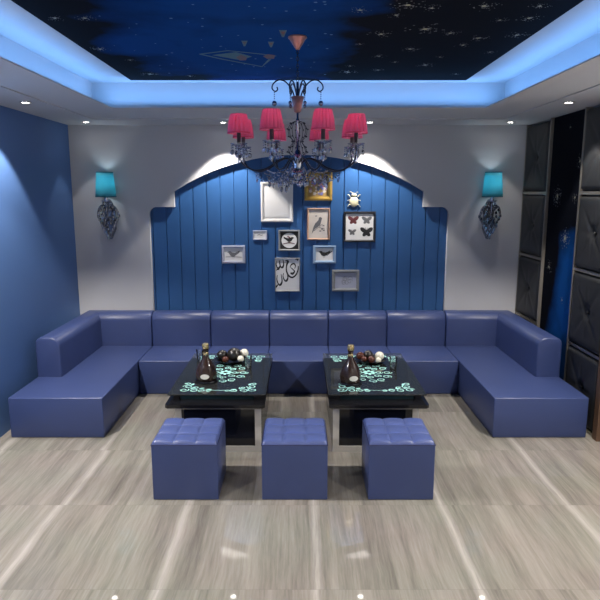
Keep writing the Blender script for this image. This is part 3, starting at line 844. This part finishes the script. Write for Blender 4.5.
sc0 = sconce(PX(105.3, 185, BY - .115)[0], zsc, 'teal shaded crystal wall sconce beside the plain blue wall')
dup(sc0, (PX(493, 185, BY - .115)[0], BY, zsc), 'teal shaded crystal wall sconce beside the tufted panels')

# ---------------------------------------------------------------- pictures on the boards
GRP = 'framed pictures on the blue boards'
def frame_thing(name, x0, y0, x1, y1, label, fm, fw, depth=0.022, mount=None, mountm='paper', inner=0.0, innerm=None):
    """frame at the photo box x0..x1,y0..y1, hung on the boards; returns root, half width, height of the opening and its y"""
    D = BOARD - depth
    xa, za = PX(x0, y1, D); xb, zb = PX(x1, y0, D)
    W, H = xb - xa, zb - za
    root = thing(name, ((xa + xb) / 2, BOARD, za), label, 'picture', GRP)
    bm = B(); o = [(-W / 2, 0), (W / 2, 0), (W / 2, H), (-W / 2, H)]; i_ = [(-W / 2 + fw, fw), (W / 2 - fw, fw), (W / 2 - fw, H - fw), (-W / 2 + fw, H - fw)]
    md = [((a[0] + b[0]) / 2, (a[1] + b[1]) / 2) for a, b in zip(o, i_)]
    rows = [(o, -0.0005), (o, -depth * .85), (md, -depth), (i_, -depth * .7), (i_, -0.004)]
    V = [[bm.verts.new((p[0], yy, p[1])) for p in q] for q, yy in rows]
    for a, b in zip(V, V[1:] + V[:1]):
        for k in range(4): bm.faces.new((a[k], a[(k + 1) % 4], b[(k + 1) % 4], b[k]))
    obj('frame', bm, M[fm], root)
    bm = B(); box(bm, -W / 2 + fw * .9, W / 2 - fw * .9, -0.008, -0.001, fw * .9, H - fw * .9)
    mt = obj('mount', bm, M[mountm], root)
    return root, mt, W, H, (lambda a, b, d=0.0: (a, -0.0086 - d, b))
BIRD = [(-1, .30), (-.78, .48), (-.5, .50), (-.25, .32), (.2, .28), (.55, .40), (1, .62), (.85, .22), (.5, -.02), (.15, -.30), (-.2, -.36), (-.5, -.2), (-.68, .1), (-.8, .26)]
def bird(bm, cx, cz, s, to, mi=0, flip=1, legs=True):
    flat(bm, [(cx + flip * s * x, cz + s * z) for x, z in BIRD], to, mi)
    if legs:
        for lx in (-.1, .1): ribbon(bm, [(cx + flip * s * lx, cz - s * .3), (cx + flip * s * (lx - .05), cz - s * .62)], s * .05, to, mi)
def butterfly(bm, cx, cz, r, to, mi=0):
    for a, l, wd in ((.65, 1.15, .32), (PI - .65, 1.15, .32), (-.75, .75, .27), (PI + .75, .75, .27)): flat(bm, wing(cx, cz, r, a, l, wd), lambda p, q: to(p, q, .0002), mi)
    flat(bm, ring2(cx, cz, r * .07, r * .42, 8)[:-1], lambda p, q: to(p, q, .0006), mi)
    for sx in (-1, 1): ribbon(bm, [(cx, cz + r * .35), (cx + sx * r * .22, cz + r * .75)], r * .05, lambda p, q: to(p, q, .0004), mi)

# blank white picture
rt, mt, W, H, to = frame_thing('picture_frame', 261, 182, 293, 222, 'large white frame with a blank pale sheet, upper side of the group', 'frame_white', 0.030)
bm = B(); box(bm, -W / 2 + .05, W / 2 - .05, -.011, -.0085, .055, H - .055); obj('sheet', bm, M['paper'], mt)
# small plaque
rt, mt, W, H, to = frame_thing('picture_frame', 253, 230.5, 267, 240, 'tiny pale plaque below the large blank frame', 'frame_lilac', 0.014, 0.016)
bm = B(); ribbon(bm, [(-.03, H * .5), (-.01, H * .56), (.012, H * .5), (.03, H * .54)], .008, to); obj('print', bm, M['ink_grey'], mt)
# bird, pale lilac frame
rt, mt, W, H, to = frame_thing('picture_frame', 222, 245.5, 245, 263.5, 'pale lilac frame with a dark bird silhouette, on the blue-wall end of the group', 'frame_lilac', 0.030)
bm = B(); bird(bm, 0, H * .5, .072, to, 0, 1); ribbon(bm, [(-.09, H * .36), (.0, H * .37), (.09, H * .34)], .007, to); obj('print', bm, M['ink_grey'], mt)
# black square with round bird picture
rt, mt, W, H, to = frame_thing('picture_frame', 278.5, 230, 300, 251, 'square taupe frame, black inside, with a dark bird on a white disc', 'frame_grey', 0.020, mountm='ink')
bm = B(); flat(bm, ring2(0, H / 2, W * .36, H * .36, 32)[:-1], to); dsk = obj('disc', bm, M['paper'], mt)
bm = B(); t2 = lambda a, b, d=0: to(a, b, .0012 + d)
bird(bm, -.005, H * .53, .062, t2, 0, -1); ribbon(bm, [(-.07, H * .33), (0, H * .40), (.06, H * .34)], .010, t2, 1); ribbon(bm, [(.01, H * .62), (-.02, H * .7)], .014, t2, 1)
obj('print', bm, [M['ink'], M['ink_red']], mt)
# black swirls
rt, mt, W, H, to = frame_thing('picture_frame', 275, 258, 300, 291.5, 'narrow grey frame with bold black leaf loops and a big black swirl', 'frame_grey', 0.010, 0.020)
bm = B()
def S(p): return (p[0] * W - W / 2, p[1] * H)
def stroke(pts, wds): 
    q = [S((v.x, v.y)) for v in smooth_path([(a, b, 0) for a, b in pts], 7)]; n = len(q); k = len(wds) - 1
    ww = []
    for i in range(n):
        t = i / (n - 1) * k; j = min(int(t), k - 1); ww.append((wds[j] + (wds[j + 1] - wds[j]) * (t - j)) * W)
    ribbon(bm, q, ww, lambda a, b: to(a, b, random.random() * .0003))
stroke([(.42, .92), (.52, .90), (.47, .78), (.46, .62), (.55, .47), (.70, .42), (.84, .50), (.92, .64), (.93, .76)], [.03, .09, .05, .06, .07, .06, .05, .03])
stroke([(.60, .72), (.66, .80), (.76, .83), (.82, .76), (.78, .68)], [.02, .05, .06, .04, .02])
stroke([(.62, .56), (.70, .53), (.78, .60), (.70, .67), (.62, .72)], [.05, .10, .05, .04, .02])
stroke([(.83, .94), (.87, .98), (.92, .95), (.88, .92)], [.03, .08, .06, .03])
for (cx, cz, h, wd) in ((.13, .70, .22, .10), (.27, .72, .24, .10), (.18, .20, .32, .13), (.42, .32, .26, .12)):
    stroke([(cx - wd * .6, cz + h * .9), (cx - wd * .8, cz + h * .5), (cx - wd * .3, cz + h * .05), (cx + wd * .3, cz), (cx + wd * .8, cz + h * .35), (cx + wd * .5, cz + h)], [.02, .035, .05, .09, .05, .02])
stroke([(.04, .10), (.07, .16), (.12, .20)], [.02, .07, .03]); stroke([(.06, .62), (.10, .66), (.18, .64)], [.02, .05, .03])
obj('print', bm, M['ink'], mt)
# gold frame with flowers
rt, mt, W, H, to = frame_thing('picture_frame', 304.5, 172, 332.5, 200.5, 'gold frame holding a crowded flower painting, under the chandelier', 'frame_gold', 0.042, 0.03, mountm='ochre')
bm = B()
for k in range(46):
    a, b = random.uniform(-W / 2 + .06, W / 2 - .06), random.uniform(.06, H - .06); r = random.uniform(.008, .018)
    flat(bm, [(a + r * (1 + .35 * math.cos(5 * t)) * math.cos(t), b + r * (1 + .35 * math.cos(5 * t)) * math.sin(t)) for t in [2 * PI * i / 15 for i in range(15)]], lambda p, q: to(p, q, .0002 + .00004 * k), random.choice((0, 1, 2, 2)))
obj('print', bm, [M['flower_pink'], M['flower_blue'], M['paper_warm']], mt)
# tan frame bird on branch
rt, mt, W, H, to = frame_thing('picture_frame', 307, 208, 330, 240, 'tan wooden upright frame with a grey bird perched on a twig', 'frame_tan', 0.020, mountm='paper_warm')
bm = B()
flat(bm, [(W * (a - .5), H * b) for a, b in ((.20, .18), (.28, .40), (.36, .52), (.50, .62), (.52, .70), (.60, .72), (.66, .68), (.62, .58), (.58, .46), (.46, .40), (.34, .34))], to)
ribbon(bm, [(-W * .20, H * .28), (0, H * .40), (W * .28, H * .34)], .006, lambda a, b: to(a, b, .0004)); ribbon(bm, [(W * .02, H * .40), (W * .18, H * .50)], .005, lambda a, b: to(a, b, .0005))
for a, b in ((.16, .34), (.22, .45), (.08, .28), (-.1, .75), (.24, .30)): flat(bm, ring2(W * a, H * b, .012, .006, 8)[:-1], lambda p, q: to(p, q, .0006))
obj('print', bm, M['ink_grey'], mt)
# pale blue frame bird
rt, mt, W, H, to = frame_thing('picture_frame', 313, 245.5, 336, 263.5, 'pale blue frame with a dark bird silhouette, below the tan frame', 'frame_blue', 0.032)
bm = B(); bird(bm, 0, H * .52, .068, to, 0, 1); ribbon(bm, [(-.05, H * .62), (.03, H * .45), (.08, H * .68)], .010, lambda a, b: to(a, b, .0003)); obj('print', bm, M['ink'], mt)
# butterflies
rt, mt, W, H, to = frame_thing('picture_frame', 343.5, 211.5, 376, 242, 'large black frame with four butterflies in two rows', 'frame_black', 0.024)
for (a, b, r, mm_) in ((.30, .70, .075, 'ink_red'), (.72, .70, .070, 'ink_grey'), (.27, .31, .055, 'ink_grey'), (.72, .31, .088, 'ink')):
    bm = B(); butterfly(bm, (a - .5) * W, b * H, r * .85, to); obj('butterfly_print', bm, M[mm_], mt)
# grey frame
rt, mt, W, H, to = frame_thing('picture_frame', 332, 270, 359.5, 291.5, 'weathered grey frame with a faint sketch, lowest near the butterflies', 'frame_grey', 0.034, mountm='frame_lilac')
bm = B()
for k in range(7): ribbon(bm, spiral2(random.uniform(-.06, .06), H / 2 + random.uniform(-.03, .03), .030, .010, random.uniform(0, 6), 1.1, 14), .0045, lambda a, b: to(a, b, .0001 * k))
obj('print', bm, M['frame_grey'], mt)
# beetle ornament
xa, za = PX(354, 207.5, BOARD - .015); xb, zb = PX(354, 192, BOARD - .015)
rt = thing('beetle_ornament', ((xa + xb) / 2, BOARD, za), 'small cream beetle-shaped relief on the boards above the butterfly frame', 'ornament')
h = zb - za
bm = B(); bmesh.ops.create_uvsphere(bm, u_segments=20, v_segments=12, radius=1, matrix=Matrix.Translation((0, -.008, h * .36)) @ Matrix.Diagonal((.050, .018, h * .34, 1))); obj('body', bm, M['cream'], rt, smooth=True)
bm = B(); bmesh.ops.create_uvsphere(bm, u_segments=16, v_segments=10, radius=1, matrix=Matrix.Translation((0, -.008, h * .80)) @ Matrix.Diagonal((.030, .015, h * .14, 1))); obj('head', bm, M['cream'], rt, smooth=True)
for sx in (-1, 1):
    for zz, dz in ((.22, -.03), (.44, .0), (.64, .03)):
        bm = B(); tube(bm, smooth_path([(sx * .035, -.010, h * zz), (sx * .055, -.014, h * zz + dz * .6 + .008), (sx * .070, -.006, h * zz + dz)], 4), .005, 6); obj('leg', bm, M['cream'], rt, smooth=True)
    bm = B(); tube(bm, smooth_path([(sx * .012, -.010, h * .90), (sx * .028, -.012, h * .98), (sx * .044, -.006, h * 1.0)], 4), .0035, 6); obj('antenna', bm, M['cream'], rt, smooth=True)

# ---------------------------------------------------------------- chandelier
CX, CY = -0.002, 3.90
ch = thing('chandelier', (CX, CY, MZ), 'silver crystal chandelier with eight pink pleated shades hanging from the starry ceiling', 'chandelier')
def Z(z): return z - MZ
bm = B(); lathe(bm, [(0, -0.0005), (0.056, -0.0005), (0.058, -.008), (0.050, -.016), (0.020, -.062), (0.012, -.075), (0, -.075)], 24); obj('canopy', bm, M['rose'], ch, auto=40)
bm = B()
z = -0.075; k = 0
while z > Z(2.66):
    a = PI / 2 * (k % 2)
    pts = [(0.007 * math.cos(t) * math.cos(a), 0.007 * math.cos(t) * math.sin(a), z - .012 + .014 * math.sin(t)) for t in [2 * PI * i / 10 for i in range(11)]]
    tube(bm, pts, .0020, 5); z -= .021; k += 1
obj('chain', bm, M['darkwire'], ch, smooth=True)
bm = B(); lathe(bm, [(0, Z(2.68)), (.008, Z(2.675)), (.008, Z(2.60)), (.012, Z(2.595)), (.007, Z(2.58)), (.007, Z(2.46)), (.013, Z(2.45)), (.013, Z(2.44)), (.007, Z(2.43)), (.007, Z(2.27)), (.016, Z(2.26)), (.026, Z(2.235)),
                     (.030, Z(2.20)), (.022, Z(2.165)), (.024, Z(2.15)), (.034, Z(2.145)), (.044, Z(2.125)), (.038, Z(2.108)), (.020, Z(2.096)), (.012, Z(2.085)), (0, Z(2.078))], 24)
obj('column', bm, M['chrome'], ch, auto=50)
bm = B(); lathe(bm, [(.016, Z(2.495)), (.022, Z(2.50)), (.028, Z(2.54)), (.042, Z(2.588)), (.040, Z(2.590)), (.026, Z(2.545)), (.016, Z(2.51))], 24, closed=True); obj('goblet', bm, M['rose'], ch, smooth=True)
# scrolls rising out of the goblet, each with a hanging drop
for k in range(6):
    a = k * PI / 3; big = 1.0 if k % 3 == 0 else 0.62
    pl = [(.012, 2.55), (.030, 2.62), (.070, 2.675), (.115, 2.690), (.150, 2.668), (.158, 2.640), (.140, 2.622), (.124, 2.632), (.128, 2.648)]
    P = [(r * big * math.cos(a), r * big * math.sin(a), Z(2.55 + (zz - 2.55) * (1 if big == 1 else .9))) for r, zz in pl]
    bm = B(); tube(bm, smooth_path(P, 6), .0045, 7); sc = obj('scroll', bm, M['darkwire'], ch, smooth=True)
    r = .145 * big; zz = Z(2.55 + .072 * (1 if big == 1 else .9)); x, y = r * math.cos(a), r * math.sin(a)
    bm = B()
    for q in range(4): bead(bm, (x, y, zz - .008 - q * .012), .0045)
    ball(bm, (x, y, zz - .072), .0155 if big == 1 else .011, 12, 8, 1.1)
    obj('crystal_drop', bm, M['crystal_dark'], sc, smooth=True)
# cage of bowed wires round the column
for k in range(8):
    a = k * PI / 4 + .2
    P = [(.010, 2.445), (.040, 2.430), (.060, 2.395), (.052, 2.350), (.030, 2.320), (.050, 2.285), (.060, 2.255), (.040, 2.235)]
    bm = B(); tube(bm, smooth_path([(r * math.cos(a), r * math.sin(a), Z(zz)) for r, zz in P], 5), .0019, 6)
    for q in range(1, 7):
        r, zz = P[q]; bead(bm, ((r + .006) * math.cos(a), (r + .006) * math.sin(a), Z(zz)), .006)
    obj('wire_cage', bm, M['darkwire'], ch, smooth=True)
ARM_R, ROT = 0.385, math.radians(22.5)
for k in range(8):
    a = k * PI / 4 + ROT; ca, sa = math.cos(a), math.sin(a)
    at = lambda r, zz: (r * ca, r * sa, Z(zz))
    bm = B(); tube(bm, smooth_path([at(.028, 2.185), at(.07, 2.215), at(.13, 2.20), at(.20, 2.155), at(.28, 2.138), at(.35, 2.165), at(.383, 2.215), at(ARM_R, 2.282)], 6), .0048, 8)
    arm = obj('arm', bm, M['darkwire'], ch, smooth=True)
    cx, cy = ARM_R * ca, ARM_R * sa
    bm = B(); lathe(bm, [(0, Z(2.278)), (.020, Z(2.280)), (.050, Z(2.292)), (.053, Z(2.297)), (.020, Z(2.290)), (0, Z(2.290))], 20, c=(cx, cy, 0)); obj('drip_pan', bm, M['crystal'], arm, auto=50)
    bm = B(); lathe(bm, [(0, Z(2.290)), (.012, Z(2.290)), (.012, Z(2.400)), (0, Z(2.400))], 14, c=(cx, cy, 0)); obj('candle_sleeve', bm, M['candle'], arm, auto=50)
    bm = B(); ball(bm, (cx, cy, Z(2.422)), .014, 12, 8, 1.5); obj('bulb', bm, M['bulb'], arm, smooth=True)
    bm = B(); shade_shell(bm, .063, .046, Z(2.358), Z(2.468), 96, .085, .002, 8, .75); bmesh.ops.translate(bm, verts=bm.verts[:], vec=(cx, cy, 0)); obj('lamp_shade', bm, M['pink'], arm, auto=20)
    bm = B(); lathe(bm, [(.0660, Z(2.354)), (.0695, Z(2.354)), (.0688, Z(2.362)), (.0655, Z(2.362))], 40, c=(cx, cy, 0), closed=True); obj('shade_binding', bm, M['pink_trim'], arm, smooth=True)
    for q in range(7):
        b_ = q * 2 * PI / 7 + .3; x, y = cx + .047 * math.cos(b_), cy + .047 * math.sin(b_)
        bm = B(); bead(bm, (x, y, Z(2.283)), .0055); bead(bm, (x, y, Z(2.270)), .006); bead(bm, (x, y, Z(2.243)), .0095, 1.9)
        obj('crystal_drop', bm, M['crystal'] if q % 2 else M['crystal_dark'], arm)
    bm = B(); bead(bm, (cx, cy, Z(2.235)), .010, 1.4); bead(bm, (cx, cy, Z(2.20)), .013, 1.9); obj('crystal_drop', bm, M['crystal'], arm)
    l = bpy.data.lights.new('chandelier_lamp', 'POINT'); l.energy = 0.55; l.color = (1.0, 0.85, 0.75); l.shadow_soft_size = 0.02
    lo = bpy.data.objects.new('chandelier_lamp', l); C.objects.link(lo); lo.parent = arm; lo.location = (cx, cy, Z(2.43))
# strings of beads swagged between column and arms, with a full skirt of drops
def garland(p, q, sag, n, r):
    bm = B(); p, q = Vector(p), Vector(q)
    for i in range(n + 1):
        t = i / n; c = p.lerp(q, t); c.z -= sag * 4 * t * (1 - t); bead(bm, c, r * random.uniform(.8, 1.2))
    return bm
for k in range(8):
    a = k * PI / 4 + ROT; b_ = a + PI / 4
    for (r1, z1, r2, z2, sag) in ((.045, 2.235, .20, 2.140, .050), (.040, 2.150, .22, 2.120, .070), (.20, 2.135, .20, 2.135, .065), (.28, 2.120, .28, 2.120, .050)):
        a2 = a if r1 != r2 else b_
        bm = garland((r1 * math.cos(a), r1 * math.sin(a), Z(z1)), (r2 * math.cos(a2), r2 * math.sin(a2), Z(z2)), sag, 12, .0058)
        obj('bead_garland', bm, M['crystal_dark'] if sag > .05 else M['crystal'], ch)
for k in range(40):
    a = random.uniform(0, 2 * PI); r = random.uniform(.05, .215); z0 = 2.155 - random.uniform(0, .06); n = random.randint(2, 4)
    bm = B()
    for q in range(n): bead(bm, (r * math.cos(a), r * math.sin(a), Z(z0 - q * .017)), .0062)
    bead(bm, (r * math.cos(a), r * math.sin(a), Z(z0 - n * .017 - .010)), .011, 1.7)
    obj('crystal_strand', bm, M['crystal'] if k % 2 else M['crystal_dark'], ch)
